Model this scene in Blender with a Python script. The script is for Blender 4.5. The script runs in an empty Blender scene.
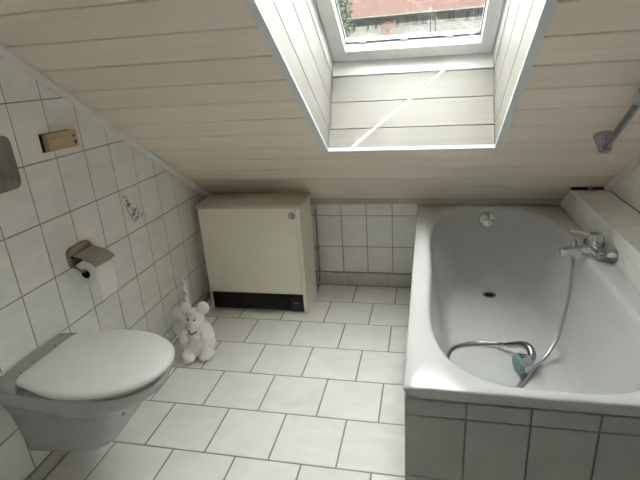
import bpy, bmesh, math, random
from mathutils import Vector as V, Matrix
random.seed(7)
C = bpy.context.scene.collection
SC = bpy.context.scene

# ------------------------------------------------------------------ camera
def make_camera():
    cam = bpy.data.cameras.new('camera'); o = bpy.data.objects.new('camera', cam); C.objects.link(o)
    yaw, pit, rol = -.236555, -.350056, -.069294
    cy, sy, cp, sp = math.cos(yaw), math.sin(yaw), math.cos(pit), math.sin(pit)
    f = V((sy*cp, cy*cp, sp)); r = V((cy, -sy, 0)); u = r.cross(f)
    c, s = math.cos(rol), math.sin(rol)
    R_ = c*r + s*u; U_ = -s*r + c*u
    m = Matrix((R_, U_, -f)).transposed().to_4x4(); m.translation = V((1.31662, -.80039, 1.29883))
    o.matrix_world = m
    cam.sensor_width = 36; cam.sensor_fit = 'HORIZONTAL'; cam.lens = 36*471.42/640; cam.clip_start = .02; cam.clip_end = 600
    SC.camera = o
make_camera()
# ------------------------------------------------------------------ sky, exposure
W = bpy.data.worlds.new('overcast_sky'); SC.world = W; W.use_nodes = True
def overcast():         # standard overcast sky: three times brighter at the zenith than at the horizon
    nt = W.node_tree; bg = nt.nodes['Background']; bg.inputs[0].default_value = (.98, .965, 1.02, 1)
    tc = nt.nodes.new('ShaderNodeTexCoord'); sp = nt.nodes.new('ShaderNodeSeparateXYZ'); mr = nt.nodes.new('ShaderNodeMapRange')
    nt.links.new(tc.outputs['Generated'], sp.inputs[0]); nt.links.new(sp.outputs['Z'], mr.inputs['Value'])
    mr.inputs['From Min'].default_value = 0; mr.inputs['From Max'].default_value = 1
    mr.inputs['To Min'].default_value = SKY/3; mr.inputs['To Max'].default_value = SKY
    nt.links.new(mr.outputs[0], bg.inputs[1])
SKY = 3.0
overcast()
sun = bpy.data.lights.new('sun', 'SUN'); sun.energy = 38.0; sun.angle = math.radians(.4); sun.color = (1.0, .965, .945)
sun_o = bpy.data.objects.new('sun', sun); C.objects.link(sun_o)
sun_o.rotation_euler = V((1.118, -1.377, 2.096)).to_track_quat('Z', 'Y').to_euler()
SC.view_settings.view_transform = 'Standard'; SC.view_settings.look = 'None'
SC.view_settings.gamma = 1; SC.view_settings.use_curve_mapping = False
SC.view_settings.exposure = 2.08
SC.cycles.max_bounces = 16; SC.cycles.diffuse_bounces = 12; SC.cycles.transparent_max_bounces = 16

# ------------------------------------------------------------------ helpers
SLOPE = math.radians(33.2); cs, sn = math.cos(SLOPE), math.sin(SLOPE); TS = math.tan(SLOPE)
YK, Z0, TX = 1.862, .568, -.0075
XR = 2.185                      # right wall
SO = V((0, 1.277, Z0 + TS*(YK-1.277))); EX = V((1, 0, TX)); EU = V((0, -cs, sn)); EN = V((0, sn, cs))
def S(x, u, o): return SO + x*EX + u*EU + o*EN
def ceil_z(x, y): return Z0 + TX*x - TS*(y-YK)

def tag(o, label=None, cat=None, group=None, kind=None):
    if label: o['label'] = label
    if cat: o['category'] = cat
    if group: o['group'] = group
    if kind: o['kind'] = kind
    return o
def empty(name, loc, label, cat, group=None, kind=None):
    o = bpy.data.objects.new(name, None); C.objects.link(o); o.location = loc; o.empty_display_size = .05
    return tag(o, label, cat, group, kind)
def link(name, me, mat=None, parent=None, loc=None, label=None):
    o = bpy.data.objects.new(name, me); C.objects.link(o)
    if mat and not me.materials: me.materials.append(mat)
    if loc is not None: o.location = loc
    if parent:
        o.parent = parent
        L = V((0,0,0)); p = parent
        while p:
            L += V(p.location); p = p.parent
        # children are written in world coordinates
        o.matrix_parent_inverse = Matrix.Translation(-parent_world(parent))
    if label: o['label'] = label
    return o
WORLD = {}
def parent_world(p):
    t = V((0,0,0))
    if p.parent: t = parent_world(p.parent) + V(p.location) + p.matrix_parent_inverse.translation
    else: t = V(p.location)
    return t
def mesh(name, vs, fs, smooth=False):
    me = bpy.data.meshes.new(name); me.from_pydata([tuple(v) for v in vs], [], fs); me.update()
    bm = bmesh.new(); bm.from_mesh(me); bmesh.ops.recalc_face_normals(bm, faces=bm.faces); bm.to_mesh(me); bm.free()
    if smooth:
        for p in me.polygons: p.use_smooth = True
    return me
def autosmooth(me, ang=40):
    for p in me.polygons: p.use_smooth = True
    me.set_sharp_from_angle(angle=math.radians(ang)) if hasattr(me, 'set_sharp_from_angle') else None
    return me
class MB:
    def __init__(s): s.v = []; s.f = []
    def add(s, vs, fs):
        n = len(s.v); s.v += [V(v) for v in vs]; s.f += [tuple(i+n for i in f) for f in fs]; return s
    def hexa(s, p):     # 8 corner points: bottom ring 4, top ring 4
        return s.add(p, [(3,2,1,0),(4,5,6,7),(0,1,5,4),(1,2,6,5),(2,3,7,6),(3,0,4,7)])
    def box(s, a, b):
        x0,y0,z0 = a; x1,y1,z1 = b
        return s.hexa([(x0,y0,z0),(x1,y0,z0),(x1,y1,z0),(x0,y1,z0),(x0,y0,z1),(x1,y0,z1),(x1,y1,z1),(x0,y1,z1)])
    def sbox(s, a, b):  # box in slope coordinates (x,u,o)
        x0,y0,z0 = a; x1,y1,z1 = b
        return s.hexa([S(*q) for q in [(x0,y0,z0),(x1,y0,z0),(x1,y1,z0),(x0,y1,z0),(x0,y0,z1),(x1,y0,z1),(x1,y1,z1),(x0,y1,z1)]])
    def prism(s, poly, d):      # planar polygon of 3-D points extruded by vector d
        n = len(poly); p = [V(q) for q in poly]; d = V(d)
        return s.add(p+[q+d for q in p], [tuple(range(n))[::-1], tuple(range(n,2*n))]+[(i,(i+1)%n,(i+1)%n+n,i+n) for i in range(n)])
    def lathe(s, prof, base, axis, seg=24, cap=True):
        ax = V(axis).normalized(); t = ax.orthogonal().normalized(); b = ax.cross(t); n0 = len(prof); vs = []
        for r, h in prof:
            for k in range(seg):
                a = 2*math.pi*k/seg; vs.append(V(base)+ax*h+(t*math.cos(a)+b*math.sin(a))*r)
        fs = [(i*seg+k, i*seg+(k+1)%seg, (i+1)*seg+(k+1)%seg, (i+1)*seg+k) for i in range(n0-1) for k in range(seg)]
        if cap: fs += [tuple(range(seg))[::-1], tuple(range((n0-1)*seg, n0*seg))]
        return s.add(vs, fs)
    def tube(s, path, rad, seg=10, cap=True):
        P = [V(p) for p in path]; n = len(P); R = rad if isinstance(rad, (list, tuple)) else [rad]*n
        T = [(P[min(i+1,n-1)]-P[max(i-1,0)]).normalized() for i in range(n)]
        N = T[0].orthogonal().normalized(); vs = []
        for i in range(n):
            N = (N - T[i]*N.dot(T[i])).normalized(); B = T[i].cross(N)
            for k in range(seg):
                a = 2*math.pi*k/seg; vs.append(P[i]+(N*math.cos(a)+B*math.sin(a))*R[i])
        fs = [(i*seg+k, i*seg+(k+1)%seg, (i+1)*seg+(k+1)%seg, (i+1)*seg+k) for i in range(n-1) for k in range(seg)]
        if cap: fs += [tuple(range(seg))[::-1], tuple(range((n-1)*seg, n*seg))]
        return s.add(vs, fs)
    def loft(s, rings, cap0=True, cap1=True):
        m = len(rings[0]); vs = [v for r in rings for v in r]
        fs = [(i*m+k, i*m+(k+1)%m, (i+1)*m+(k+1)%m, (i+1)*m+k) for i in range(len(rings)-1) for k in range(m)]
        if cap0: fs.append(tuple(range(m))[::-1])
        if cap1: fs.append(tuple(range((len(rings)-1)*m, len(rings)*m)))
        return s.add(vs, fs)
    def build(s, name, mat, parent=None, smooth=None, bevel=0, seg=2, label=None):
        me = mesh(name, s.v, s.f)
        if bevel:
            bm = bmesh.new(); bm.from_mesh(me)
            ed = [e for e in bm.edges if len(e.link_faces) == 2 and e.calc_face_angle(0) > .6]
            bmesh.ops.bevel(bm, geom=ed, offset=bevel, segments=seg, affect='EDGES', profile=.6, clamp_overlap=True)
            bm.to_mesh(me); bm.free()
        if smooth or bevel: autosmooth(me, smooth or 45)
        return link(name, me, mat, parent, label=label)
def catmull(P, n=8):
    P = [V(p) for p in P]; Q = [2*P[0]-P[1]]+P+[2*P[-1]-P[-2]]; out = []
    for i in range(1, len(Q)-2):
        a,b,c,d = Q[i-1:i+3]
        for k in range(n):
            t = k/n; out.append(.5*((2*b)+(c-a)*t+(2*a-5*b+4*c-d)*t*t+(3*b-a-3*c+d)*t**3))
    return out+[P[-1]]

# ------------------------------------------------------------------ materials
def newmat(name):
    m = bpy.data.materials.new(name); m.use_nodes = True; nt = m.node_tree
    return m, nt, nt.nodes['Principled BSDF']
def N(nt, t, **kw):
    n = nt.nodes.new(t)
    for k, v in kw.items(): setattr(n, k, v)
    return n
def position(nt, scale=(1,1,1), rnd=0.0):
    g = N(nt, 'ShaderNodeNewGeometry'); mp = N(nt, 'ShaderNodeMapping'); mp.inputs['Scale'].default_value = scale
    if rnd:
        oi = N(nt, 'ShaderNodeObjectInfo'); mu = N(nt, 'ShaderNodeMath', operation='MULTIPLY'); mu.inputs[1].default_value = rnd
        nt.links.new(oi.outputs['Random'], mu.inputs[0])
        ad = N(nt, 'ShaderNodeVectorMath', operation='ADD'); nt.links.new(g.outputs['Position'], ad.inputs[0]); nt.links.new(mu.outputs[0], ad.inputs[1])
        nt.links.new(ad.outputs[0], mp.inputs['Vector'])
    else: nt.links.new(g.outputs['Position'], mp.inputs['Vector'])
    return mp.outputs['Vector']
def ramp(nt, fac, stops):
    r = N(nt, 'ShaderNodeValToRGB'); e = r.color_ramp.elements
    while len(e) < len(stops): e.new(.5)
    for k, (p, c) in enumerate(stops): e[k].position = p; e[k].color = (*c, 1)
    nt.links.new(fac, r.inputs['Fac']); return r.outputs['Color']
def mottled(name, c0, c1, rough, scale=(6,6,6), nscale=1.0, detail=5, rnd=0.0, rvar=0.0, bump=0.0, metal=0.0, distort=0.0, lo=.3, hi=.7, spec=.5):
    m, nt, b = newmat(name)
    nz = N(nt, 'ShaderNodeTexNoise'); nz.inputs['Scale'].default_value = nscale; nz.inputs['Detail'].default_value = detail; nz.inputs['Distortion'].default_value = distort
    nt.links.new(position(nt, scale, rnd), nz.inputs['Vector'])
    col = ramp(nt, nz.outputs['Fac'], [(lo, c0), (hi, c1)])
    if rvar:
        oi = N(nt, 'ShaderNodeObjectInfo'); mr = N(nt, 'ShaderNodeMapRange'); mr.inputs['To Min'].default_value = 1-rvar; mr.inputs['To Max'].default_value = 1+rvar
        nt.links.new(oi.outputs['Random'], mr.inputs['Value'])
        hs = N(nt, 'ShaderNodeHueSaturation'); nt.links.new(mr.outputs[0], hs.inputs['Value']); nt.links.new(col, hs.inputs['Color']); col = hs.outputs['Color']
    nt.links.new(col, b.inputs['Base Color'])
    b.inputs['Roughness'].default_value = rough; b.inputs['Metallic'].default_value = metal; b.inputs['Specular IOR Level'].default_value = spec
    if bump:
        bp = N(nt, 'ShaderNodeBump'); bp.inputs['Strength'].default_value = bump; bp.inputs['Distance'].default_value = .002
        nt.links.new(nz.outputs['Fac'], bp.inputs['Height']); nt.links.new(bp.outputs[0], b.inputs['Normal'])
    return m
M = {}
M['wall_tile'] = mottled('grey_veined_wall_tile', (.83,.83,.81), (.93,.925,.90), .2, (3,3,9), 1.6, 6, 7.0, .03, distort=1.2)
M['floor_tile'] = mottled('pale_marbled_floor_tile', (.77,.765,.745), (.86,.85,.83), .28, (5,9,5), 1.0, 6, 9.0, .025, distort=1.5)
M['skirt_tile'] = mottled('shade_toned_skirting_tile', (.56,.55,.53), (.66,.65,.63), .3, (5,9,5), 1.0, 6, 9.0, .03, distort=1.5)  # floor tile copy, darkened so the skirting's shade sits in its colour
M['grout'] = mottled('grey_grout', (.27,.26,.24), (.36,.35,.33), .9, (30,30,30))
M['floor_grout'] = mottled('tan_grout', (.26,.235,.20), (.38,.35,.31), .9, (8,8,8))
M['apron_tile'] = mottled('plain_grey_bath_tile', (.40,.40,.39), (.46,.46,.45), .25, (8,8,8), 1.5, 5, 5.0, .02)
M['ceil_board'] = mottled('whitewashed_ceiling_board', (.84,.75,.64), (.89,.81,.71), .5, (1.6,45,45), 1.0, 6, 11.0, .03, bump=.1)
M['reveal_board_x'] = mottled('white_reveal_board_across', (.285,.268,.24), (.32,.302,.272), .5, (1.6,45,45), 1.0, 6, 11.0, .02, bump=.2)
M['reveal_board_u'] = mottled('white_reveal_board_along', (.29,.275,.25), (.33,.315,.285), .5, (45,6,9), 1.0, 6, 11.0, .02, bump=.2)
M['backing'] = mottled('dark_board_joint', (.16,.13,.10), (.22,.18,.14), .9, (20,20,20))
M['white_trim'] = mottled('white_painted_trim', (.80,.80,.77), (.86,.86,.83), .45, (9,9,9))
M['corner_trim'] = mottled('blue_white_plastic_trim', (.70,.73,.74), (.76,.79,.80), .4, (9,9,9))
M['frame'] = mottled('white_lacquer_window_frame', (.72,.725,.72), (.78,.785,.78), .3, (12,12,12))
M['gasket'] = mottled('grey_window_gasket', (.10,.105,.11), (.18,.185,.19), .5, (60,60,60))
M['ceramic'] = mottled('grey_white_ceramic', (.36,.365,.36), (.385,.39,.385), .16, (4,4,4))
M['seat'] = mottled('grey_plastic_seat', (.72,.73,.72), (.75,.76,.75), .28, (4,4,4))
M['enamel'] = mottled('white_bath_enamel', (.50,.505,.50), (.53,.535,.53), .15, (3,3,3))
M['chrome'] = mottled('chrome', (.50,.51,.52), (.62,.63,.64), .05, (30,30,30), metal=1)
M['hose'] = mottled('steel_hose', (.36,.36,.36), (.50,.50,.50), .28, (300,300,300), metal=1)
M['dark_chrome'] = mottled('dull_dark_chrome', (.30,.32,.33), (.40,.42,.43), .16, (30,30,30), metal=1)
M['brushed'] = mottled('brushed_metal', (.30,.29,.275), (.42,.41,.39), .30, (6,50,6), metal=1)
M['brown_metal'] = mottled('tarnished_holder_metal', (.34,.305,.265), (.44,.40,.355), .30, (30,12,12), metal=.85)
M['heater'] = mottled('cream_heater_enamel', (.84,.80,.68), (.88,.84,.72), .42, (3,3,3))
M['heater_top'] = mottled('beige_heater_cover', (.52,.48,.39), (.58,.54,.45), .5, (5,5,5))
M['black'] = mottled('black_grille_plastic', (.012,.012,.013), (.022,.022,.024), .45, (40,40,40))
M['paper'] = mottled('white_toilet_paper', (.90,.895,.88), (.95,.945,.93), .95, (60,60,60), bump=.3)
M['plywood'] = mottled('plywood', (.46,.34,.20), (.60,.47,.30), .65, (8,6,60), distort=.6)
M['plaster'] = mottled('white_plaster', (.84,.82,.79), (.95,.93,.90), .75, (55,55,55), bump=.8)
M['ink'] = mottled('grey_print_ink', (.13,.13,.125), (.24,.24,.23), .35, (60,60,60))
M['wallpaint'] = mottled('white_wall_paint', (.76,.75,.72), (.80,.79,.76), .8, (8,8,8))
M['grey_plastic'] = mottled('grey_plastic', (.28,.28,.275), (.36,.36,.35), .4, (20,20,20))
M['teal'] = mottled('teal_shower_face', (.10,.22,.22), (.20,.33,.32), .3, (80,80,80))
M['red'] = mottled('dull_red', (.20,.03,.03), (.28,.06,.05), .6, (40,40,40))
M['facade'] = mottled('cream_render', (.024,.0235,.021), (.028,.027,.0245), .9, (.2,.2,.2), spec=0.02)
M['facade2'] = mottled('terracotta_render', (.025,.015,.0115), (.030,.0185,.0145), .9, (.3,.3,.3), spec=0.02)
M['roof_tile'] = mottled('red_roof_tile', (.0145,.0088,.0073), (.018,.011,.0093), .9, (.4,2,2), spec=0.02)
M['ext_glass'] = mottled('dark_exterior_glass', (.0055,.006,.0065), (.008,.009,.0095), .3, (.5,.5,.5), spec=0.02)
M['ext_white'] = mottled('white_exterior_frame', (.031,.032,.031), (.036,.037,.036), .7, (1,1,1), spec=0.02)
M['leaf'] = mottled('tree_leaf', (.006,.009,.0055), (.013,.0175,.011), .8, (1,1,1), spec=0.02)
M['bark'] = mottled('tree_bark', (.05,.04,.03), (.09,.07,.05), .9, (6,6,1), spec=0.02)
M['lawn'] = mottled('lawn', (.05,.08,.03), (.09,.12,.05), .95, (.3,.3,.3), spec=0.02)
def glass_mat():
    m = bpy.data.materials.new('dusty_window_glass'); m.use_nodes = True; nt = m.node_tree; nt.nodes.clear()
    out = N(nt, 'ShaderNodeOutputMaterial'); tr = N(nt, 'ShaderNodeBsdfTransparent'); tr.inputs[0].default_value = (.90,.93,.92,1)
    gl = N(nt, 'ShaderNodeBsdfGlossy'); gl.inputs['Roughness'].default_value = .02
    lw = N(nt, 'ShaderNodeLayerWeight'); pw = N(nt, 'ShaderNodeMath', operation='POWER'); pw.inputs[1].default_value = 5
    ma = N(nt, 'ShaderNodeMath', operation='MULTIPLY_ADD'); ma.inputs[1].default_value = .7; ma.inputs[2].default_value = .03
    nt.links.new(lw.outputs['Facing'], pw.inputs[0]); nt.links.new(pw.outputs[0], ma.inputs[0])
    mx = N(nt, 'ShaderNodeMixShader'); nt.links.new(ma.outputs[0], mx.inputs[0]); nt.links.new(tr.outputs[0], mx.inputs[1]); nt.links.new(gl.outputs[0], mx.inputs[2])
    tl = N(nt, 'ShaderNodeBsdfTranslucent'); tl.inputs[0].default_value = (.85,.85,.82,1)
    nz = N(nt, 'ShaderNodeTexNoise'); nz.inputs['Scale'].default_value = 55; nz.inputs['Detail'].default_value = 4
    nt.links.new(position(nt), nz.inputs['Vector'])
    r = N(nt, 'ShaderNodeMapRange'); r.inputs['From Min'].default_value = .60; r.inputs['From Max'].default_value = .72; r.inputs['To Min'].default_value = .004; r.inputs['To Max'].default_value = .06
    nt.links.new(nz.outputs['Fac'], r.inputs['Value'])
    m2 = N(nt, 'ShaderNodeMixShader'); nt.links.new(r.outputs[0], m2.inputs[0]); nt.links.new(mx.outputs[0], m2.inputs[1]); nt.links.new(tl.outputs[0], m2.inputs[2])
    nt.links.new(m2.outputs[0], out.inputs[0]); return m
M['glass'] = glass_mat()
def added_awning_mat():  # translucent cloth of the added awning, spreads sunlight into the room
    m = bpy.data.materials.new('added_awning_fabric'); m.use_nodes = True; nt = m.node_tree; nt.nodes.clear()
    out = N(nt, 'ShaderNodeOutputMaterial'); tl = N(nt, 'ShaderNodeBsdfTranslucent'); df = N(nt, 'ShaderNodeBsdfDiffuse')
    nz = N(nt, 'ShaderNodeTexNoise'); nz.inputs['Scale'].default_value = 300; nt.links.new(position(nt), nz.inputs['Vector'])
    col = ramp(nt, nz.outputs['Fac'], [(.3,(.88,.88,.87)),(.7,(.95,.95,.94))])
    nt.links.new(col, tl.inputs[0]); nt.links.new(col, df.inputs[0])
    mx = N(nt, 'ShaderNodeMixShader'); mx.inputs[0].default_value = .85; nt.links.new(df.outputs[0], mx.inputs[1]); nt.links.new(tl.outputs[0], mx.inputs[2])
    nt.links.new(mx.outputs[0], out.inputs[0]); return m
M['awning'] = added_awning_mat()

# ------------------------------------------------------------------ tiles and boards
def clip_poly(P, planes):
    for na, nb, c in planes:
        out = []
        for i in range(len(P)):
            a, b = P[i], P[(i+1) % len(P)]; da = na*a[0]+nb*a[1]-c; db = na*b[0]+nb*b[1]-c
            if da <= 0: out.append(a)
            if da*db < 0:
                t = da/(da-db); out.append((a[0]+(b[0]-a[0])*t, a[1]+(b[1]-a[1])*t))
        P = out
        if len(P) < 3: return []
    return P
def inset(P, d):
    n = len(P); pl = []
    for i in range(n):
        a, b = P[i], P[(i+1) % n]; e = (b[0]-a[0], b[1]-a[1]); l = math.hypot(*e)
        if l < 1e-6: continue
        nx, ny = e[1]/l, -e[0]/l; pl.append((nx, ny, nx*a[0]+ny*a[1]-d))
    return clip_poly(P, pl)
def area(P): return .5*sum(P[i][0]*P[(i+1)%len(P)][1]-P[(i+1)%len(P)][0]*P[i][1] for i in range(len(P)))
CACHE = {}
def piece(name, parent, O, A, B, NN, poly, mat, th=.006, ch=.0010):
    """a slab with chamfered front edges; poly in (a,b) counter-clockwise seen from the front (A x B = NN)"""
    if len(poly) < 3 or area(poly) < 1e-4: return None
    ca = sum(p[0] for p in poly)/len(poly); cb = sum(p[1] for p in poly)/len(poly)
    L = [(p[0]-ca, p[1]-cb) for p in poly]
    key = (name, mat.name, tuple((round(a,4), round(b,4)) for a, b in L), tuple(round(q,3) for q in (*A,*B)))
    me = CACHE.get(key)
    if me is None:
        I = inset(L, ch); mb = MB()
        w = lambda q, h: A*q[0]+B*q[1]+NN*h
        if len(I) == len(L):
            n = len(L)
            mb.add([w(q,-th) for q in L]+[w(q,-ch) for q in L]+[w(q,0) for q in I],
                   [tuple(range(n))[::-1]]+[(i,(i+1)%n,(i+1)%n+n,i+n) for i in range(n)]+[(i+n,(i+1)%n+n,(i+1)%n+2*n,i+2*n) for i in range(n)]+[tuple(range(2*n,3*n))])
        else: mb.prism([w(q,-th) for q in L], NN*th)
        me = mesh(name, mb.v, mb.f); me.materials.append(mat); CACHE[key] = me
    return link(name, me, None, parent, loc=O+A*ca+B*cb)
def rect(a0, a1, b0, b1, g=.0042):
    g /= 2; return [(a0+g,b0+g),(a1-g,b0+g),(a1-g,b1-g),(a0+g,b1-g)]

X_, Y_, Z_ = V((1,0,0)), V((0,1,0)), V((0,0,1)); ZERO = V((0,0,0))
Y0 = -1.75      # wall behind the camera
ZF = 2.40       # flat ceiling
YF = YK - (ZF-Z0)/TS   # where slope meets the flat ceiling

# floor
fl = MB().box((-.02,Y0,-.12),(XR+.02,YK+.02,-.0015)).build('floor', M['floor_grout'])
tag(fl, 'pale grey marbled tile floor laid in staggered rows', 'floor', kind='structure')
FW, FD, FX, FY = .24605, .24169, .77523, 1.63000
for k in range(-1, 10):
    b1 = FY-k*FD; b0 = b1-FD
    if k == -1: b1 = YK-.008
    par = .5*(k % 2)
    for i in range(-5, 3):
        a0 = FX+(i+par)*FW; a1 = a0+FW
        P = clip_poly(rect(a0, a1, b0, b1, .0055), [(-1,0,-.012),(1,0,1.262)])
        piece('floor_tile', fl, ZERO, X_, Y_, Z_, P, M['floor_tile'], .008, .0018)
# left wall
def slope_poly(x, extra=.05):
    zk = ceil_z(x, YK)
    return [(Y0,-.1),(YK+.02,-.1),(YK+.02,zk+extra-.013),(YF,ZF+extra),(Y0,ZF+extra)]
WY0, WY1, WZ0, WZ1 = -1.60, -1.00, 1.30, 2.00      # opening of the casement added behind the camera for fill light
mb = MB(); sp_ = [(y,z) for y,z in slope_poly(0)]
for q in ([(-.75,-.1)]+sp_[1:3]+[(-.75,ceil_z(0,-.75)+.04)], [(Y0,-.1),(WY0,-.1),(WY0,ZF+.05),(Y0,ZF+.05)], [(WY1,-.1),(-.75,-.1),(-.75,ceil_z(0,-.75)+.04),(WY1,ceil_z(0,WY1)+.04)],
          [(WY0,-.1),(WY1,-.1),(WY1,WZ0),(WY0,WZ0)], [(WY0,WZ1),(WY1,WZ1),(WY1,ceil_z(0,WY1)+.04),(YF,ZF+.05),(WY0,ZF+.05)]):
    mb.prism([(-.0015,y,z) for y,z in q], (-.1,0,0))
wl = mb.build('wall_left', M['grout']); tag(wl, 'left wall covered in upright grey tiles under the sloping ceiling', 'wall', kind='structure')
LW, LH, LY, LZ = .152, .20409, .36423, 1.46061
for i in range(-9, 10):
    for j in range(-4, 8):
        a0 = LY+i*LW; b1 = LZ-j*LH; b0 = b1-LH
        if a0 < -.7: continue
        # seen from +x: a runs along -y to keep the front normal +x
        zc = ceil_z(0, 0)
        P = clip_poly(rect(a0, a0+LW, b0, b1), [(0,-1,-.055),(TS,1,zc-.002),(1,0,YK-.004)])
        piece('wall_tile', wl, ZERO, Y_, Z_, X_, P, M['wall_tile'])
bl = MB().box((-.002,Y0,0),(.004,YK,.045)).build('baseboard_left', M['grout']); tag(bl, 'low tiled skirting along the left wall', 'baseboard', kind='structure')
for i in range(-7, 9):
    a0 = FX-.6+i*FW
    P = clip_poly(rect(a0, a0+FW, .001, .054, .004), [(1,0,YK-.002),(-1,0,.7)])
    piece('skirting_tile', bl, V((.012,0,0)), Y_, Z_, X_, P, M['skirt_tile'], .011)
w2 = empty('added_fill_window', (-.05,(WY0+WY1)/2,WZ0), 'white casement window added out of view in the left wall for fill light', 'window', kind='structure')
f2 = MB(); wm = (WY0+WY1)/2
for a0, a1, b0, b1 in ((WY0,WY0+.05,WZ0,WZ1),(WY1-.05,WY1,WZ0,WZ1),(WY0+.05,WY1-.05,WZ0,WZ0+.05),(WY0+.05,WY1-.05,WZ1-.05,WZ1),(wm-.03,wm+.03,WZ0+.05,WZ1-.05)):
    f2.box((-.08,a0,b0),(-.03,a1,b1))
f2.build('window_frame', M['frame'], w2)
for a0, a1 in ((WY0+.05,wm-.03),(wm+.03,WY1-.05)): MB().box((-.06,a0,WZ0+.05),(-.056,a1,WZ1-.05)).build('pane', M['glass'], w2)
# knee wall
wb = MB().box((-.05,YK+.0015,-.1),(XR+.05,YK+.1,Z0+.03)).build('wall_back', M['grout']); tag(wb, 'low tiled knee wall below the sloping ceiling', 'wall', kind='structure')
kz = [.088,.258,.456,.56]
for i in range(-6, 9):
    a0 = .81475+i*.152
    for j in range(3):
        P = clip_poly(rect(-a0-.152, -a0, kz[j], kz[j+1]), [(1,0,-.006),(-1,0,XR-.006)])
        piece('wall_tile', wb, V((0,YK,0)), -X_, Z_, -Y_, P, M['wall_tile'])
bb = MB().box((.015,YK-.004,0),(1.262,YK+.002,.075)).build('baseboard_back', M['grout']); tag(bb, 'tiled skirting at the foot of the knee wall', 'baseboard', kind='structure')
for i in range(-4, 3):
    a0 = FX+(i+.28)*FW
    P = clip_poly(rect(-a0-FW, -a0, .001, .086, .004), [(1,0,-.016),(-1,0,1.26)])
    piece('skirting_tile', bb, V((0,YK-.012,0)), -X_, Z_, -Y_, P, M['skirt_tile'], .0115)
# right wall
mb = MB().prism([(XR+.0015,y,z) for y,z in slope_poly(XR)], (.1,0,0))
wr = mb.build('wall_right', M['grout']); tag(wr, 'right wall of grey tiles beside the bathtub ledge', 'wall', kind='structure')
for i in range(-5, 10):
    for j in range(-4, 5):
        a0 = .973-.152*3+i*.152; b0 = .645+(j+1)*LH-LH; b1 = b0+LH
        if b0 < .6 or a0 < -.2: continue
        P = clip_poly(rect(-a0-.152, -a0, b0, b1), [(-TS,1,ceil_z(XR,0)-.002),(-1,0,YK-.004)])
        piece('wall_tile', wr, V((XR,0,0)), -Y_, Z_, -X_, P, M['wall_tile'])
# wall behind the camera, painted
wf = MB().box((-.1,Y0-.1,-.1),(XR+.1,Y0,ZF+.1)).build('wall_front', M['wallpaint']); tag(wf, 'plain white painted wall at the back of the room', 'wall', kind='structure')
# ceiling: backing with the skylight hole + flat part, boards as children
OX0, OX1, OL = .880, 1.592, 1.45
HOLES = [(0, OL)]
UL = (1.277-YK)/cs; UT = (1.277-YF)/cs
mb = MB()
mb.sbox((-.05,UL-.05,.013),(OX0-.012,UT+.02,.06)); mb.sbox((OX1+.012,UL-.05,.013),(XR+.05,UT+.02,.06))
for a, b in ((UL-.05,-.012),(OL+.012,UT+.02)): mb.sbox((OX0-.012,a,.013),(OX1+.012,b,.06))
mb.box((-.05,Y0-.05,ZF),(XR+.05,YF+.02,ZF+.05))
ce = mb.build('ceiling', M['backing']); tag(ce, 'sloping ceiling clad in whitewashed wooden boards', 'ceiling', kind='structure')
BP, B0 = .1345, .0525
for k in range(-6, 21):
    u0 = B0+k*BP; u1 = u0+BP
    u0 = max(u0, UL-.02); u1 = min(u1, UT)
    if u1-u0 < .02: continue
    sides = False; mid = [(u0, u1)]
    for h0, h1 in HOLES:
        if u1 > h0 and u0 < h1:
            sides = True; mid = [q for m0, m1 in mid for q in ((m0, min(m1, h0-.004)), (max(m0, h1+.004), m1)) if q[1]-q[0] > .012]
    cuts = [(0, OX0-.004), (OX1+.004, XR)] if sides else [(0, XR)]
    for a0, a1 in cuts:     # seen from below: A = x, B = -u, normal = -EN
        piece('ceiling_board', ce, SO, EX, -EU, -EN, [(a0,-u1+.0022),(a1,-u1+.0022),(a1,-u0-.0022),(a0,-u0-.0022)], M['ceil_board'], .014, .0025)
    if sides:
        for m0, m1 in mid: piece('ceiling_board', ce, SO, EX, -EU, -EN, [(OX0-.0045,-m1+.0022),(OX1+.0045,-m1+.0022),(OX1+.0045,-m0-.0022),(OX0-.0045,-m0-.0022)], M['ceil_board'], .014, .0006)
# flat ceiling painted board layer
for k in range(6):
    y0 = Y0+k*.135; y1 = min(y0+.135, YF-.01)
    if y1-y0 > .02: piece('ceiling_board', ce, V((0,0,ZF-.013)), Y_, X_, -Z_, rect(y0, y1, 0, XR), M['ceil_board'], .013, .0025)
# trims
def slope_trim(name, x0, x1, label):
    mb = MB(); u0, u1 = UL+.005, UT-.05
    if x0 == 0: q = [(x0,-.0005),(x1,-.0005),(x1,-.008),(x0+.006,-.024),(x0,-.024)]
    else: q = [(x1,-.0005),(x0,-.0005),(x0,-.008),(x1-.006,-.024),(x1,-.024)]
    mb.prism([S(x,u0,o) for x,o in q], EU*(u1-u0))
    t = mb.build(name, M['white_trim']); tag(t, label, 'trim', kind='structure')
slope_trim('trim_1', 0, .022, 'white moulding where the left tiled wall meets the sloping ceiling')
slope_trim('trim_2', XR-.022, XR, 'white moulding where the right tiled wall meets the sloping ceiling')
t = MB().box((.02,YK-.012,.531),(XR-.02,YK+.002,Z0+.0)).build('trim_3', M['heater_top']); tag(t, 'narrow wooden strip closing the knee wall top', 'trim', kind='structure')

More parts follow.
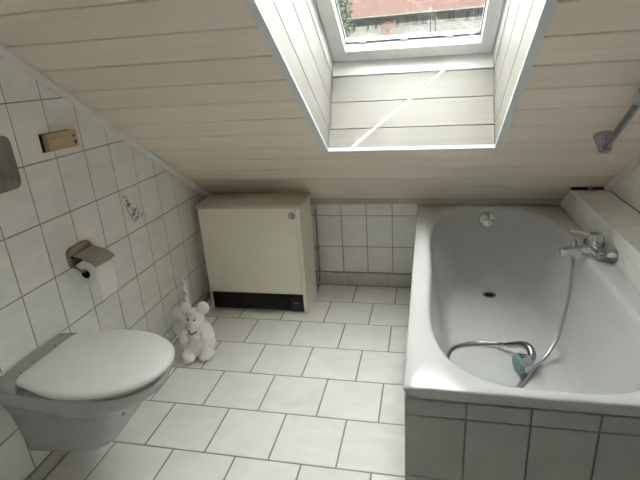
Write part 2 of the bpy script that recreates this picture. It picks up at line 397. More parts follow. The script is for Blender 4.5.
# ------------------------------------------------------------------ skylight
def skylight(wname, wlabel, alabel, UB, OL, AW, AX):
    global SO
    keep = SO; SO = SO + EU*UB
    win = empty(wname, S((OX0+OX1)/2, 0, .2), wlabel, 'window', kind='structure')
    RB = [0, .106, .238, .369]
    shell = MB()
    shell.sbox((OX0-.03,-.03,.012),(OX0-.012,OL+.03,.52)); shell.sbox((OX1+.012,-.03,.012),(OX1+.03,OL+.03,.52))
    shell.sbox((OX0-.03,-.03,.012),(OX1+.03,-.012,.52)); shell.sbox((OX0-.03,OL+.012,.012),(OX1+.03,OL+.03,.52))
    shell.build('shaft_lining', M['white_trim'], win)
    for j in range(3):
        o0, o1 = RB[j], RB[j+1]
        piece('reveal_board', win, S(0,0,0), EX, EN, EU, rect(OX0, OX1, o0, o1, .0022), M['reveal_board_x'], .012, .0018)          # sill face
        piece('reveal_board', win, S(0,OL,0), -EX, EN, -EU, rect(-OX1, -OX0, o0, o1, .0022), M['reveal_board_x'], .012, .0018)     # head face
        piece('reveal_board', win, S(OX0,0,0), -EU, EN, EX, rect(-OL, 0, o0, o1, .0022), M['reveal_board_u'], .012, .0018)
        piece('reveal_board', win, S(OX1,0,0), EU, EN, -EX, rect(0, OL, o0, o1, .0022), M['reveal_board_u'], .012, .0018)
    # corner profile round the opening
    ct = MB()
    w_, t_ = .024, .0025
    ct.sbox((OX0-w_,-w_,-t_),(OX0+t_,OL+w_,-.0003)); ct.sbox((OX1-t_,-w_,-t_),(OX1+w_,OL+w_,-.0003))
    ct.build('corner_trim', M['corner_trim'], win)
    ct = MB(); ct.sbox((OX0+t_,-.004,-t_),(OX1-t_,t_,-.0003)); ct.sbox((OX0+t_,.0003,-t_),(OX1-t_,t_,.014)); ct.build('corner_trim', M['corner_trim'], win)
    ct = MB(); ct.sbox((OX0+.0003,t_,-t_),(OX0+t_,OL-t_,.012)); ct.build('corner_trim', M['corner_trim'], win)
    ct = MB(); ct.sbox((OX1-t_,t_,-t_),(OX1-.0003,OL-t_,.012)); ct.build('corner_trim', M['corner_trim'], win)
    def ring(name, x0, x1, u0, u1, wl_, wr_, wb_, wt_, o0, o1, mat, bevel=.003, parent=win):
        mb = MB(); mb.sbox((x0,u0,o0),(x0+wl_,u1,o1)); mb.sbox((x1-wr_,u0,o0),(x1,u1,o1)); mb.sbox((x0+wl_,u0,o0),(x1-wr_,u0+wb_,o1)); mb.sbox((x0+wl_,u1-wt_,o0),(x1-wr_,u1,o1))
        return mb.build(name, mat, parent, bevel=bevel)
    ring('frame_lining', OX0-.011, OX1+.011, -.011, OL+.011, .013, .013, .013, .013, .372, .52, M['frame'], .002)
    ring('window_frame', OX0-.03, OX1+.03, -.03, OL+.03, .036, .036, .036, .036, .445, .54, M['frame'], .002)
    sash = ring('sash', OX0+.010, OX1-.010, .010, OL-.010, .062, .052, .075, .075, .437, .50, M['frame'], .004)
    ring('sash_gasket', OX0+.070, OX1-.060, .083, OL-.083, .006, .006, .012, .010, .478, .498, M['gasket'], 0, sash)
    for px in (1.03, 1.21, 1.40):
        MB().sbox((px-.016,.087,.474),(px+.016,.098,.4775)).build('sash_clip', M['frame'], sash, bevel=.001)
    pane = MB().sbox((OX0+.066,.078,.488),(OX1-.056,OL-.078,.492)).build('pane', M['glass'], win)
    # unseen awning added outside to diffuse the sun and leave one thin streak
    aw = empty('added_awning', S((OX0+OX1)/2, OL, .6), alabel, 'awning')
    MB().sbox((OX0-.10,AW,.600),(AX,OL+.02,.602)).build('fabric', M['awning'], aw)
    MB().sbox((OX0-.11,AW-.015,.594),(AX,AW+.002,.608)).build('hem_bar', M['ext_white'], aw)
    MB().sbox((OX0-.12,OL,.555),(OX1+.12,OL+.09,.66)).build('roller_case', M['ext_white'], aw, bevel=.01)
    SO = keep
    return win
skylight('window_1', 'bright roof window set in a deep white boarded shaft above the heater', 'pale fabric awning added out of view above the roof window to shape the sunlight', 0, OL, .40, 1.632)
# outer cladding of the roof round the window keeps stray light out
rf = MB(); rf.sbox((-.3,UL-.4,.50),(OX0-.03,UT+.6,.53)); rf.sbox((OX1+.03,UL-.4,.50),(XR+.3,UT+.6,.53)); [rf.sbox((OX0-.03,a,.50),(OX1+.03,b,.53)) for a, b in ((UL-.4,-.03),(OL+.03,UT+.6))]
r_ = rf.build('roof', M['roof_tile']); tag(r_, 'outer roof covering around the skylight', 'roof', kind='structure')

# ------------------------------------------------------------------ bathtub
BX0, BX1, BY0, BY1, BZ = 1.264, 2.012, .200, YK-.014, .53
bt = empty('bathtub', ((BX0+BX1)/2, 1.0, .03), 'white enamel built-in bathtub with a rounded far end', 'bathtub')
CX, CY, HX = 1.635, 1.0, .309
def inner(th, YA=.235, YB=1.79, hx=HX, yn=.75, yf=1.20, cx=CX):
    """closed outline by angle: superellipse ends"""
    c, s = math.cos(th), math.sin(th)
    lo, hi = 0, 3.0
    def inside(r):
        x, y = abs(r*c), CY+r*s
        if x > hx: return False
        if y > yf: return (x/hx)**2.5+((y-yf)/(YB-yf))**2.5 <= 1
        if y < yn: return (x/hx)**3.3+((yn-y)/(yn-YA))**3.3 <= 1
        return True
    for _ in range(40):
        m = (lo+hi)/2
        if inside(m): lo = m
        else: hi = m
    return lo
def outer(th, g=0):
    c, s = math.cos(th), math.sin(th); r = 9
    for d, lim in ((c, BX1-g-CX), (-c, CX-BX0-g), (s, BY1-g-CY), (-s, CY-BY0-g)):
        if d > 1e-6: r = min(r, lim/d)
    return r
angs = sorted(set([2*math.pi*k/144 for k in range(144)] + [math.atan2(y-CY, x-CX) % (2*math.pi) for x in (BX0,BX1) for y in (BY0,BY1)]))
def ringpts(f, z): return [V((CX+f(t)*math.cos(t), CY+f(t)*math.sin(t), z if not callable(z) else z(t))) for t in angs]
rings = [ringpts(lambda t: outer(t,.016), BZ-.040), ringpts(lambda t: outer(t,.009), BZ-.037), ringpts(outer, BZ-.006), ringpts(lambda t: outer(t,.002), BZ-.002), ringpts(lambda t: outer(t,.006), BZ)]
rings.append(ringpts(lambda t: inner(t)+.012, BZ+.0005))
for d, dz in ((.004,.0015),(-.002,.005),(-.007,.011),(-.012,.020)): rings.append(ringpts(lambda t: inner(t)+d, BZ-dz))
ZB = .13
base = [inner(t)-.012 for t in angs]
def lower(s):          # s 0 rim .. 1 floor
    z = (BZ-.02)*(1-s)+ZB*s; out = []
    shx = 1-.20*s**1.2; yn_ = .247+ (.46-.247)*s**1.1; yf_ = 1.778-(1.778-1.665)*s
    for t, r in zip(angs, base):
        x, y = CX+r*math.cos(t), CY+r*math.sin(t)
        f = (y-.247)/(1.778-.247); out.append(V((CX+(x-CX)*shx, yn_+f*(yf_-yn_), z)))
    return out
for s in (.12,.25,.4,.55,.68,.80): rings.append(lower(s))
# rounded transition to the floor
for k, (s, sh) in enumerate(((.90,.985),(.96,.955),(.99,.91),(1.0,.84))):
    L = lower(min(s,1)); cy = 1.06
    rings.append([V((CX+(p.x-CX)*sh, cy+(p.y-cy)*sh, p.z)) for p in L])
for sh in (.6,.3,.08):
    L = lower(1.0); rings.append([V((CX+(p.x-CX)*sh, 1.06+(p.y-1.06)*sh, ZB-.004*(1-sh))) for p in L])
mb = MB().loft(rings, cap0=False, cap1=True); tub = mb.build('tub_shell', M['enamel'], bt, smooth=50)
# drain and overflow
dr = V((1.64,1.53,ZB-.001))
MB().lathe([(.034,0),(.034,.003),(.030,.005),(.024,.004),(.022,.0015)], dr, (0,0,1)).build('drain_ring', M['chrome'], bt, smooth=40)
MB().lathe([(.021,0),(.021,.004),(.018,.0055),(.004,.006)], dr, (0,0,1)).build('drain_plug', M['black'], bt, smooth=40)
fov = V((1.634,1.758,.470)); axo = V((0,-1,.28)).normalized()
MB().lathe([(.041,-.02),(.041,.008),(.038,.013),(.024,.016),(.004,.017)], fov, axo, 32).build('overflow_cap', M['chrome'], bt, smooth=40)
MB().tube([fov+axo*.019+V((-.018,0,-.005)), fov+axo*.020+V((.018,0,.005))], .004, 8).build('overflow_grip', M['chrome'], bt, smooth=60)
# tiled apron
ap = MB(); ap.box((1.272,.215,0),(XR,.26,BZ-.036)); ap.box((1.272,.26,0),(1.30,YK-.012,BZ-.036))
a_ = ap.build('bath_panel', M['grout']); tag(a_, 'grey tiled panel boxing in the front of the bathtub', 'bath panel', kind='structure')
for zt0, zt1 in ((.439,.4895),(.2345,.439),(.0305,.2345),(0,.0305)):
    for i in range(0, 7):
        a0 = 1.2665+i*.1530
        P = clip_poly(rect(a0, a0+.153, zt0, zt1, .0035), [(1,0,XR)])
        piece('apron_tile', a_, V((0,.207,0)), X_, Z_, -Y_, P, M['apron_tile'], .008)
    for i in range(0, 11):      # long side
        a0 = .215+i*.152
        P = clip_poly(rect(-a0-.152, -a0, zt0, zt1, .0035), [(-1,0,YK-.014)])
        piece('apron_tile', a_, V((1.2665,0,0)), -Y_, Z_, -X_, P, M['apron_tile'], .0055)
# tiled ledge on the right
LX, LZT = 2.016, .645
mb = MB(); yb = YK-(LZT-.006-ceil_z(LX,YK))/TS
mb.prism([(LX+.006,.20,.0),(LX+.006,YK,.0),(LX+.006,YK,ceil_z(XR,YK)-.022),(LX+.006,1.715,LZT-.006),(LX+.006,.20,LZT-.006)], (XR-LX-.006,0,0))
lg = mb.build('wall_ledge', M['grout']); tag(lg, 'low tiled ledge running along the right side of the bathtub', 'ledge', kind='structure')
for i in range(-5, 6):
    a0 = .973+i*.152
    P = clip_poly(rect(LX+.002, XR-.003, a0, a0+.152), [(0,1,1.695),(0,-1,-.205)])
    piece('ledge_tile', lg, V((0,0,LZT)), X_, Y_, Z_, P, M['wall_tile'], .006)
    P = clip_poly(rect(-a0-.152, -a0, BZ-.03, LZT-.003), [(-TS,1,ceil_z(LX,0)-.02),(-1,0,YK-.014),(1,0,-.205)])
    piece('ledge_tile', lg, V((LX,0,0)), -Y_, Z_, -X_, P, M['wall_tile'], .006)
MB().prism([(LX-.002,.205,LZT-.007),(LX+.006,.205,LZT-.007),(LX+.006,.205,LZT+.0012),(LX-.002,.205,LZT+.0012)], (0,1.695-.205,0)).build('edge_strip', M['frame'], lg, bevel=.001)
MB().box((LX+.001,1.6955,LZT-.030),(LX+.075,1.703,LZT+.014)).build('end_gap', M['black'], lg)
MB().box((LX+.10,1.6955,LZT-.02),(LX+.155,1.703,LZT+.012)).build('end_gap', M['red'], lg)

# ------------------------------------------------------------------ storage heater
hx0, hx1, hy0, hy1, hz = .090, .670, 1.469, 1.715, .642
ht = empty('storage_heater', ((hx0+hx1)/2, 1.59, 0), 'cream night storage heater with black bottom grille under the slope', 'heater')
mb = MB(); mb.box((hx0+.004,hy0+.012,.012),(hx1,hy1,hz-.022)); mb.build('casing', M['heater'], ht, bevel=.004)
MB().box((hx0+.001,hy0+.002,.118),(hx1-.022,hy0+.016,hz-.024)).build('front_panel', M['heater'], ht, bevel=.004)
MB().box((hx1-.020,hy0,.006),(hx1+.001,hy0+.02,hz-.024)).build('side_post', M['heater'], ht, bevel=.003)
MB().box((hx0-.001,hy0,.006),(hx0+.012,hy0+.02,.116)).build('side_post', M['heater'], ht, bevel=.003)
MB().box((hx0-.003,hy0-.010,hz-.021),(hx1+.004,hy1,hz)).build('top_cover', M['heater_top'], ht, bevel=.004)
MB().box((hx0+.013,hy0+.011,.010),(hx1-.021,hy0+.019,.115)).build('grille_back', M['black'], ht)
for k in range(8):
    z = .018+k*.0118
    MB().hexa([(hx0+.013,hy0+.002,z),(hx1-.021,hy0+.002,z),(hx1-.021,hy0+.0105,z+.003),(hx0+.013,hy0+.0105,z+.003),(hx0+.013,hy0+.002,z+.004),(hx1-.021,hy0+.002,z+.004),(hx1-.021,hy0+.0105,z+.007),(hx0+.013,hy0+.0105,z+.007)]).build('grille_slat', M['black'], ht)
kb = MB().lathe([(.019,-.002),(.019,.004),(.016,.006),(.0155,.014),(.012,.017),(.003,.0175)], (.626,hy0+.002,.578), (0,-1,0)).build('dial', M['grey_plastic'], ht, smooth=40)
MB().box((.6245,hy0-.018,.566),(.6275,hy0-.0155,.590)).build('dial_mark', M['frame'], kb)
cp_ = MB().box((.575,hy0-.001,.012),(.648,hy0+.0105,.114)).build('control_cover', M['black'], ht, bevel=.002)
MB().box((.592,hy0-.0018,.064),(.622,hy0-.0011,.068)).build('badge', M['brown_metal'], cp_)
for (fx, fy) in ((hx0+.03,hy0+.04),(hx1-.03,hy0+.04),(hx0+.03,hy1-.03),(hx1-.03,hy1-.03)):
    MB().lathe([(.016,0),(.016,.004),(.012,.013)], (fx,fy,0), (0,0,1), 12).build('foot', M['black'], ht)
# supply cable beside it
cb = empty('power_cable', (.690,YK-.02,.09), 'grey supply cable with a clip on the knee wall beside the heater', 'cable')
MB().tube(catmull([(.658,YK-.010,.50),(.659,YK-.008,.40),(.656,YK-.010,.27),(.658,YK-.012,.14),(.660,YK-.012,.06),(.658,YK-.03,.03)]), .0045, 8).build('cord', M['grey_plastic'], cb, smooth=60)
MB().box((.646,YK-.018,.238),(.670,YK-.001,.268)).build('cable_clip', M['brown_metal'], cb, bevel=.003)

# ------------------------------------------------------------------ toilet
TY = .325
to = empty('wall_toilet', (.2,TY,.13), 'grey-white wall-hung toilet with its lid closed', 'toilet')
def dshape(x0, x1, w, wr_, z, xm=None, n=22, pw=2.2, tilt=0, rb=0):
    xm = xm if xm is not None else x0+(x1-x0)*.52
    side = []
    for k in range(n+1):
        t = k/n; x = x0+(xm-x0)*min(1,t*2) if t < .5 else xm+(x1-xm)*math.sin((t-.5)*math.pi)
        if t < .5:
            q = (x-x0)/(xm-x0); q = q*q*(3-2*q); h = wr_+(w-wr_)*q
        else:
            q = (x-xm)/(x1-xm); h = w*max(0,1-q**pw)**(1/pw)
        if rb and x-x0 < rb: h -= rb-math.sqrt(max(0, rb*rb-(rb-(x-x0))**2))
        side.append((x,h))
    zz = (lambda x: z+tilt*(x-x0))
    return [V((x,TY-h,zz(x))) for x,h in side]+[V((x,TY+h,zz(x))) for x,h in side[-2::-1]]
R = [dshape(.001,.250,.085,.10,.128), dshape(.001,.268,.097,.108,.133), dshape(.001,.300,.108,.115,.17), dshape(.001,.352,.120,.122,.235),
     dshape(.001,.405,.134,.130,.295), dshape(.001,.440,.146,.138,.330), dshape(.001,.455,.154,.146,.345), dshape(.001,.470,.162,.152,.352), dshape(.001,.492,.170,.160,.370),
     dshape(.001,.506,.174,.166,.395), dshape(.001,.510,.175,.168,.412), dshape(.001,.506,.172,.165,.417), dshape(.001,.495,.162,.155,.419)]
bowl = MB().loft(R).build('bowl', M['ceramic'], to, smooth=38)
MB().loft([dshape(.001,.105,.165,.150,.415,.09), dshape(.001,.100,.165,.150,.432,.085), dshape(.001,.088,.150,.14,.4425,.075), dshape(.001,.07,.13,.128,.4455,.06)]).build('rear_deck', M['ceramic'], to, smooth=50)
def lidring(e, z, x0=.066, x1=.522): return dshape(x0+e,x1-e,.188-e,.150-e*.8,z,xm=x0+.19,pw=2.15,n=44,rb=.035)
MB().loft([lidring(.016,.4195),lidring(.012,.421),lidring(.011,.429),lidring(.014,.4335)]).build('seat_ring', M['ceramic'], to, smooth=50)
MB().loft([lidring(.008,.4345),lidring(.001,.436),lidring(0,.443),lidring(.004,.449),lidring(.014,.4535),lidring(.05,.457),lidring(.10,.4585)]).build('lid', M['seat'], to, smooth=50)
for s in (-1,1):
    MB().tube([(.058,TY+s*.078-.022,.4425),(.058,TY+s*.078+.022,.4425)], .008, 12).build('hinge', M['ceramic'], to, smooth=50)
# silicone seam between toilet and wall
MB().tube([(.003,TY-.15+.3*k/14,.4465+.003*math.cos((k-7)/7*1.4)) for k in range(15)], .004, 8).build('silicone_bead', M['white_trim'], to, smooth=60)
MB().lathe([(.006,0),(.006,.003),(.003,.005)], (.428,TY-.128,.352), (.6,-.8,0), 12).build('fixing_cap', M['grey_plastic'], to)

# flush plate
fp = empty('flush_plate', (.0,.36,1.08), 'rounded dull metal flush plate on the tiles above the toilet', 'flush plate')
def rrect(y0,y1,z0,z1,r,x,n=6):
    out=[]
    for cy,cz,a in ((y1-r,z1-r,0),(y0+r,z1-r,90),(y0+r,z0+r,180),(y1-r,z0+r,270)):
        for k in range(n+1):
            t=math.radians(a+90*k/n); out.append(V((x,cy+r*math.cos(t),cz+r*math.sin(t))))
    return out
MB().loft([rrect(.225,.482,.992,1.163,.028,.0005),rrect(.225,.482,.992,1.163,.028,.010),rrect(.228,.479,.995,1.160,.026,.013)]).build('plate', M['brushed'], fp, smooth=50)
MB().loft([rrect(.24,.34,1.01,1.145,.012,.013),rrect(.24,.34,1.01,1.145,.012,.016)]).build('button', M['brushed'], fp, smooth=50)

# ------------------------------------------------------------------ toilet roll holder and roll
hd = empty('toilet_roll_holder', (0,.665,.63), 'tarnished metal toilet roll holder with a sloped cover flap', 'roll holder')
RY0, RY1 = .602, .702
MB().loft([rrect(.590,.722,.640,.722,.026,.0005),rrect(.590,.722,.640,.722,.026,.010),rrect(.594,.718,.644,.718,.024,.014)]).build('back_plate', M['brown_metal'], hd, smooth=50)
pr = [(.014,.694),(.022,.697),(.055,.688),(.092,.673),(.108,.662),(.111,.654)]
fv = MB(); th=.0025
top = [V((x,0,z)) for x,z in pr]; bot=[V((x-.001,0,z-th)) for x,z in pr]
fv.prism([V((p.x,RY0-.006,p.z)) for p in top+bot[::-1]], (0,RY1-RY0+.018,0)); fv.build('cover_flap', M['brown_metal'], hd, smooth=35)
MB().tube([(.018,RY0-.006,.690),(.018,RY1+.010,.690)], .006, 12).build('flap_hinge', M['black'], hd, smooth=50)
MB().tube(catmull([(.010,RY0-.006,.662),(.030,RY0-.007,.648),(.052,RY0-.006,.634),(.056,RY0+.004,.633),(.056,RY0+.06,.633),(.056,RY1+.004,.633)],6), .0042, 10).build('wire_arm', M['brown_metal'], hd, smooth=60)
rl = empty('toilet_roll', (.056,.665,.60), 'white toilet paper roll hanging in the metal holder', 'toilet roll')
RC = V((.056,RY0,.622)); rr = .047
mb = MB(); mb.lathe([(.019,0),(rr-.002,0),(rr,.002),(rr,RY1-RY0-.002),(rr-.002,RY1-RY0),(.019,RY1-RY0),(.019,0)], RC, (0,1,0), 40, cap=False); mb.build('paper', M['paper'], rl, smooth=40)
mb = MB(); mb.lathe([(.0185,.001),(.0188,.001),(.0188,RY1-RY0-.001),(.0175,RY1-RY0-.001),(.0175,.001)], RC, (0,1,0), 28, cap=False); mb.build('core', M['black'], rl, smooth=40)
# hanging sheet
path = []
for k in range(10):
    a = math.radians(80-k*9); path.append((RC.x+math.cos(a)*(rr+.001), RC.z+math.sin(a)*(rr+.001)))
path += [(RC.x+rr+.002,.58),(RC.x+rr+.003,.56),(RC.x+rr+.001,.53),(RC.x+rr-.002,.508)]
sh = MB(); n=len(path)
sh.add([V((x,RY0+.002,z)) for x,z in path]+[V((x,RY1-.002,z)) for x,z in path]+[V((x+.0006,RY0+.002,z)) for x,z in path]+[V((x+.0006,RY1-.002,z)) for x,z in path],
       [(i,i+1,n+i+1,n+i) for i in range(n-1)]+[(2*n+i,2*n+i+1,3*n+i+1,3*n+i) for i in range(n-1)]+[(i,i+1,2*n+i+1,2*n+i) for i in range(n-1)]+[(n+i,n+i+1,3*n+i+1,3*n+i) for i in range(n-1)]+[(n-1,2*n-1,4*n-1,3*n-1),(0,n,3*n,2*n)])
sh.build('hanging_sheet', M['paper'], rl, smooth=60)

# ------------------------------------------------------------------ little wooden box on the wall
bx = empty('plywood_box', (0,.70,1.11), 'small plywood box with two dark holes fixed to the wall tiles', 'box')
def wbox(y0,y1,z0,z1,x0,x1): return MB().box((x0,y0,z0),(x1,y1,z1))
wbox(.615,.762,1.083,1.142,.009,.032).build('box_body', M['plywood'], bx, bevel=.002)
wbox(.611,.756,1.081,1.144,.0005,.0088).build('dark_end', M['black'], bx, bevel=.001)
wbox(.634,.642,1.084,1.141,.0321,.0330).build('box_seam', M['plywood'], bx)
wbox(.738,.746,1.117,1.127,.0315,.0327).build('hole', M['black'], bx)
wbox(.740,.751,1.092,1.106,.0315,.0327).build('hole', M['black'], bx)
# printed plant motif on one wall tile
mo = MB(); rnd = random.Random(3)
y0m, z0m = 1.055, .668
def leaf(y, z, a, l, w):
    d = V((0,math.cos(a),math.sin(a))); q = V((0,-math.sin(a),math.cos(a))); c = V((.0004,y,z))
    mo.prism([c, c+d*l*.4+q*w, c+d*l, c+d*l*.4-q*w], (.0004,0,0))
for k in range(34):
    t = rnd.random()**.8; yy = .985+.052*t; zz = .815-.135*t
    w = .012+.060*t**1.6
    leaf(yy+rnd.uniform(0,w), zz+rnd.uniform(-.008,.008), math.radians(25+rnd.uniform(-20,20)), rnd.uniform(.016,.030), rnd.uniform(.0025,.0045))
leaf(1.038,.675,math.radians(112),.15,.003)
mo.build('plant_print', M['ink'], wl)

# ------------------------------------------------------------------ figurine
fg = empty('animal_figurine', (.215,1.02,0), 'seated white plaster animal figurine with round ears and upright rod beside toilet', 'figurine')
FS, FC = 1.10, V((.215,1.02,0))
def fgs(c): return FC+(V(c)-FC)*FS+V((.010,0,0))
def ell(mb, c, r, rot=None):
    c = fgs(c); r = [q*FS for q in r]
    bm = bmesh.new(); bmesh.ops.create_icosphere(bm, subdivisions=3, radius=1)
    vs = [V((v.co.x*r[0], v.co.y*r[1], v.co.z*r[2])) for v in bm.verts]
    if rot: 
        from mathutils import Euler
        e = Euler([math.radians(a) for a in rot]).to_matrix(); vs = [e@v for v in vs]
    mb.add([v+V(c) for v in vs], [tuple(v.index for v in f.verts) for f in bm.faces]); bm.free()
b = MB()
ell(b, (.220,1.035,.085),(.066,.060,.085)); ell(b, (.222,1.02,.060),(.074,.062,.058))       # body
ell(b, (.228,1.012,.196),(.038,.040,.041)); ell(b, (.242,.980,.178),(.021,.036,.020)); ell(b,(.247,.948,.174),(.009,.010,.008))   # head, muzzle, nose
ell(b, (.196,.962,.030),(.030,.050,.030),(0,0,12)); ell(b, (.270,.985,.028),(.028,.042,.026),(0,0,-20))   # feet
ell(b, (.176,.985,.105),(.020,.032,.045),(20,0,0)); ell(b, (.272,.995,.110),(.018,.030,.045),(25,0,0)); ell(b,(.225,.975,.125),(.026,.018,.020))  # arms, paws
fbody = b.build('body', M['plaster'], fg)
rm = fbody.modifiers.new('remesh','REMESH'); rm.mode='VOXEL'; rm.voxel_size=.0045; rm.use_smooth_shade=True
sm = fbody.modifiers.new('smooth','SMOOTH'); sm.iterations=4
for (x,z,ry) in ((.190,.238,-28),(.272,.242,28)):
    e = MB(); ell(e, (x,1.015,z),(.027,.011,.031),(0,ry,0)); ea = e.build('ear', M['plaster'], fg, smooth=80)
    e = MB(); ell(e, (x,1.0050,z),(.021,.004,.022),(0,ry,0)); e.build('inner_ear', M['plaster'], ea, smooth=80)
e = MB(); ell(e, (.140,1.03,.190),(.036,.020,.038),(0,-15,0)); ell(e, (.128,1.035,.130),(.030,.020,.045),(0,20,0)); ell(e,(.150,1.03,.155),(.025,.018,.04))
wg = e.build('wing', M['plaster'], fg); rm = wg.modifiers.new('remesh','REMESH'); rm.mode='VOXEL'; rm.voxel_size=.005; rm.use_smooth_shade=True
tx = bpy.data.textures.new('plaster_lumps', 'CLOUDS'); tx.noise_scale = .018
for o_ in (fbody, wg):
    dm = o_.modifiers.new('lumps', 'DISPLACE'); dm.texture = tx; dm.strength = .011; dm.mid_level = .5; dm.texture_coords = 'GLOBAL'
for x in (.216,.246): 
    e = MB(); ell(e, (x,.970,.204),(.004,.004,.005)); e.build('eye', M['ink'], fg, smooth=80)
MB().tube(catmull([fgs(q) for q in [(.205,.975,.148),(.225,.958,.140),(.250,.968,.150)]]), .004, 8).build('bow', M['ink'], fg, smooth=60)
rp = [(.196+.004*math.sin(k*1.3),1.03+.004*math.cos(k*1.3),.20+k*.0096) for k in range(17)]
MB().tube([fgs(q) for q in rp], [.0065+.0015*(k%2) for k in range(17)], 10).build('rod', M['plaster'], fg, smooth=60)
MB().tube([fgs((.196+.010*math.cos(t*math.pi/8),1.03,.372+.020*math.sin(t*math.pi/8))) for t in range(17)], .0035, 8, cap=False).build('rod_loop', M['plaster'], fg, smooth=60)

# ------------------------------------------------------------------ bath mixer tap
tp = empty('bath_mixer', (2.016,1.135,.557), 'chrome single-lever bath mixer tap mounted on the tiled ledge', 'tap')
TXX, TZ = 1.960, .560
for y in (1.042, 1.192):
    MB().lathe([(.0275,0),(.0275,.004),(.023,.012),(.016,.026),(.013,.032)], (2.0155,y,TZ-.002), (-1,0,0), 28).build('rosette', M['chrome'], tp, smooth=40)
    MB().tube([(1.990,y,TZ-.002),(1.958,y,TZ-.002)], .0135, 6).build('union_nut', M['chrome'], tp)
MB().tube(catmull([(TXX,1.034,TZ),(TXX,1.057,TZ),(TXX,1.117,TZ),(TXX,1.177,TZ),(TXX,1.200,TZ)],4), [.014,.015,.016,.017,.0185,.020,.022,.023,.024,.023,.022,.020,.0185,.017,.016,.015,.014], 18).build('tap_body', M['chrome'], tp, smooth=50)
MB().lathe([(.024,-.014),(.0265,.018),(.0265,.040),(.025,.044),(.025,.056),(.022,.061),(.004,.063)], (TXX,1.117,TZ), (0,0,1), 28).build('cartridge_cap', M['chrome'], tp, smooth=40)
YT = 1.117
MB().hexa([(TXX-.012,YT-.008,TZ+.050),(TXX-.012,YT+.008,TZ+.050),(TXX-.094,YT+.005,TZ+.070),(TXX-.094,YT-.005,TZ+.070),
           (TXX-.012,YT-.008,TZ+.060),(TXX-.012,YT+.008,TZ+.060),(TXX-.094,YT+.005,TZ+.077),(TXX-.094,YT-.005,TZ+.077)]).build('lever', M['chrome'], tp, bevel=.002)
MB().hexa([(TXX-.006,YT-.018,TZ-.024),(TXX-.006,YT+.018,TZ-.024),(TXX-.120,YT+.015,TZ-.032),(TXX-.120,YT-.015,TZ-.032),
           (TXX-.006,YT-.017,TZ+.014),(TXX-.006,YT+.017,TZ+.014),(TXX-.120,YT+.013,TZ-.001),(TXX-.120,YT-.013,TZ-.001)]).build('spout', M['chrome'], tp, bevel=.007, seg=3)
MB().lathe([(.007,0),(.007,.012),(.011,.014),(.011,.030),(.007,.034)], (TXX-.072,1.117,TZ), (0,0,1), 16).build('diverter_knob', M['chrome'], tp, smooth=40)
MB().lathe([(.010,0),(.010,.016),(.008,.020)], (TXX-.068,1.117,TZ-.022), (0,0,-1), 16).build('hose_nut', M['chrome'], tp, smooth=40)

# ------------------------------------------------------------------ hand shower with its hose
hs = empty('hand_shower', (1.68,.86,ZB), 'chrome hand shower on a looped metal hose lying in the bathtub', 'hand shower')
H = catmull([(1.892,1.117,.519),(1.892,1.112,.46),(1.888,1.09,.38),(1.868,1.05,.30),(1.838,1.00,.225),(1.79,.945,.165),(1.735,.895,.142),(1.68,.80,.138),(1.60,.70,.137),(1.50,.68,.135),(1.425,.76,.137),(1.405,.88,.138),(1.425,.985,.138),(1.48,1.035,.138),(1.548,1.052,.140),(1.615,1.035,.150),(1.655,1.005,.165)],10)
MB().tube(H, [.0074+(.0006 if k % 2 else 0) for k in range(len(H))], 10).build('hose', M['hose'], hs, smooth=70)
HH = catmull([(1.648,1.010,.161),(1.672,.985,.182),(1.698,.950,.205),(1.716,.915,.212),(1.722,.885,.198),(1.712,.868,.180)],6)
MB().tube(HH, [.009+.007*math.sin(min(1,k/(len(HH)-1))*2.2) for k in range(len(HH))], 14).build('handle', M['dark_chrome'], hs, smooth=60)
ha = V((-.93,-.36,-.05)).normalized(); hc = V((1.674,.862,.173))
MB().lathe([(.010,-.058),(.022,-.050),(.032,-.034),(.039,-.012),(.040,.002)], hc, ha, 28).build('head', M['chrome'], hs, smooth=40)
MB().lathe([(.038,0),(.038,.006),(.033,.009),(.003,.010)], hc+ha*.002, ha, 28).build('spray_face', M['teal'], hs, smooth=40)

# ------------------------------------------------------------------ grab rail on the slope
gr = empty('grab_rail', S(1.98,.03,0), 'chrome rail standing off the sloping ceiling above the bathtub ledge', 'rail')
def wp(x,u,o): return S(x,u,o)
r0, r1 = wp(1.966,.100,-.055), wp(1.925,.80,-.060)
MB().tube([r0, r0.lerp(r1,.5), r1], .0125, 16).build('rail', M['dark_chrome'], gr, smooth=60)
for (x,u) in ((1.966,.100),(1.925,.80)):
    MB().lathe([(.036,0),(.036,.010),(.029,.030),(.024,.050),(.021,.066),(.014,.072)], wp(x,u,0), -EN, 28).build('bracket', M['dark_chrome'], gr, smooth=40)
MB().lathe([(.014,-.03),(.022,-.026),(.022,.026),(.014,.03)], r0.lerp(r1,.56), (r1-r0), 20).build('slide_collar', M['grey_plastic'], gr, smooth=40)

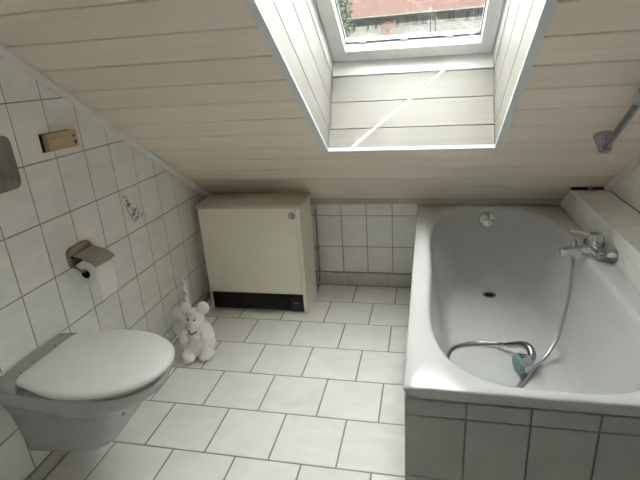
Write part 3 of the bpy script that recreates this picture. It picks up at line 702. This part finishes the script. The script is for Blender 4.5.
# ------------------------------------------------------------------ outside
gd = MB().box((-120,10,-9.3),(120,220,-9)).build('ground', M['lawn']); tag(gd, 'lawn outside far below the skylight', 'ground', kind='structure')
YB_ = 92.0; K = (YB_+.8)/32.8
def fx(x): return 1.317+(x-1.317)*K
def fz(z): return 1.299+(z-1.299)*K
bd = empty('apartment_building', (fx(1.2),YB_,-9), 'cream apartment block with red tiled roof seen through the skylight', 'building')
ex0, ex1, ez = fx(-4.2), fx(9.5), fz(4.12)
MB().box((ex0,YB_,-9),(ex1,YB_+11,ez)).build('wall', M['facade'], bd)
rfm = MB().hexa([(ex0-.5,YB_-.7,ez-.1),(ex1+.5,YB_-.7,ez-.1),(ex1+.5,YB_+11.7,ez-.1),(ex0-.5,YB_+11.7,ez-.1),(ex0-.5,YB_+5.3,ez+5.8),(ex1+.5,YB_+5.3,ez+5.8),(ex1+.5,YB_+5.7,ez+5.8),(ex0-.5,YB_+5.7,ez+5.8)]).build('roof', M['roof_tile'], bd)
MB().box((ex0-.5,YB_-.85,ez-.25),(ex1+.5,YB_-.68,ez-.08)).build('gutter', M['ext_white'], rfm)
MB().box((fx(-1.62),YB_-.12,-9),(fx(-.80),YB_+.1,ez-.25)).build('stair_panel', M['facade2'], bd)
def ext_window(x0,x1,z0,z1,y=YB_,mull=True):
    x0,x1,z0,z1 = fx(x0),fx(x1),fz(z0),fz(z1)
    f_ = MB(); w=.09
    f_.box((x0,y-.10,z0),(x0+w,y+.02,z1)); f_.box((x1-w,y-.10,z0),(x1,y+.02,z1)); f_.box((x0+w,y-.10,z0),(x1-w,y+.02,z0+w)); f_.box((x0+w,y-.10,z1-w),(x1-w,y+.02,z1))
    if mull: f_.box(((x0+x1)/2-.05,y-.10,z0+w),((x0+x1)/2+.05,y+.02,z1-w))
    wn = f_.build('window', M['ext_white'], bd); MB().box((x0+w,y-.04,z0+w),(x1-w,y-.01,z1-w)).build('pane', M['ext_glass'], wn)
for row in (0,-1.05):
    for x0,x1,z0,z1,mu in ((-2.60,-2.38,3.32,3.76,0),(-2.10,-1.84,3.36,3.82,0),(-.72,-.48,3.42,3.89,0),(-.12,.10,3.46,3.90,0),(2.40,2.88,3.50,4.02,1),(3.42,3.72,3.46,3.98,0),(4.12,4.42,3.50,4.0,0),(5.4,5.8,3.5,4.0,1),(-3.5,-3.25,3.32,3.76,0)):
        ext_window(x0,x1,z0+row,z1+row,mull=mu)
    ext_window(-1.35,-1.08,3.66+row,3.92+row,YB_-.12,0); ext_window(-1.35,-1.08,3.20+row,3.40+row,YB_-.12,0)
    ext_window(.28,.66,3.36+row,3.98+row); ext_window(.80,1.22,3.36+row,3.98+row)
    bal = MB(); bal.box((fx(.20),YB_-1.3,fz(2.92+row)),(fx(1.32),YB_,fz(2.97+row))).build('balcony_slab', M['ext_white'], bd)
    MB().box((fx(.20),YB_-1.3,fz(2.97+row)),(fx(1.32),YB_-1.24,fz(3.34+row))).build('balcony_rail', M['facade'], bd)
for x in (1.45,1.75): MB().tube([(fx(x),YB_-.12,-9),(fx(x),YB_-.12,ez-.2)], .09, 8).build('downpipe', M['ext_white'], bd)
def tree(x, y, z0, h, r, label, seed):
    rn = random.Random(seed); t = empty('broadleaf_tree', (x,y,z0), label, 'tree')
    MB().tube([(x,y,z0),(x+.1,y,z0+h*.4),(x,y+.1,z0+h*.75)], [.28,.2,.08], 8).build('trunk', M['bark'], t)
    mb = MB()
    for _ in range(2600):
        while True:
            d = V((rn.uniform(-1,1),rn.uniform(-1,1),rn.uniform(-1,1)))
            if .25 < d.length < 1: break
        c = V((x,y,z0+h*.66))+V((d.x*r,d.y*r,d.z*h*.36)); a = V((rn.gauss(0,1),rn.gauss(0,1),rn.gauss(0,1))).normalized(); b2 = a.orthogonal().normalized(); s = rn.uniform(.18,.36)
        mb.add([c-a*s,c+b2*s*.5,c+a*s,c-b2*s*.5],[(0,1,2,3)])
    f_ = mb.build('foliage', M['leaf'], t); f_['kind'] = 'stuff'
tree(-12.9, 80, -9, 26.5, 2.5, 'tall leafy tree at the left end of the apartment building', 1)
tree(-15.5, 86, -9, 25, 3.2, 'second leafy tree standing behind the tall one', 2)
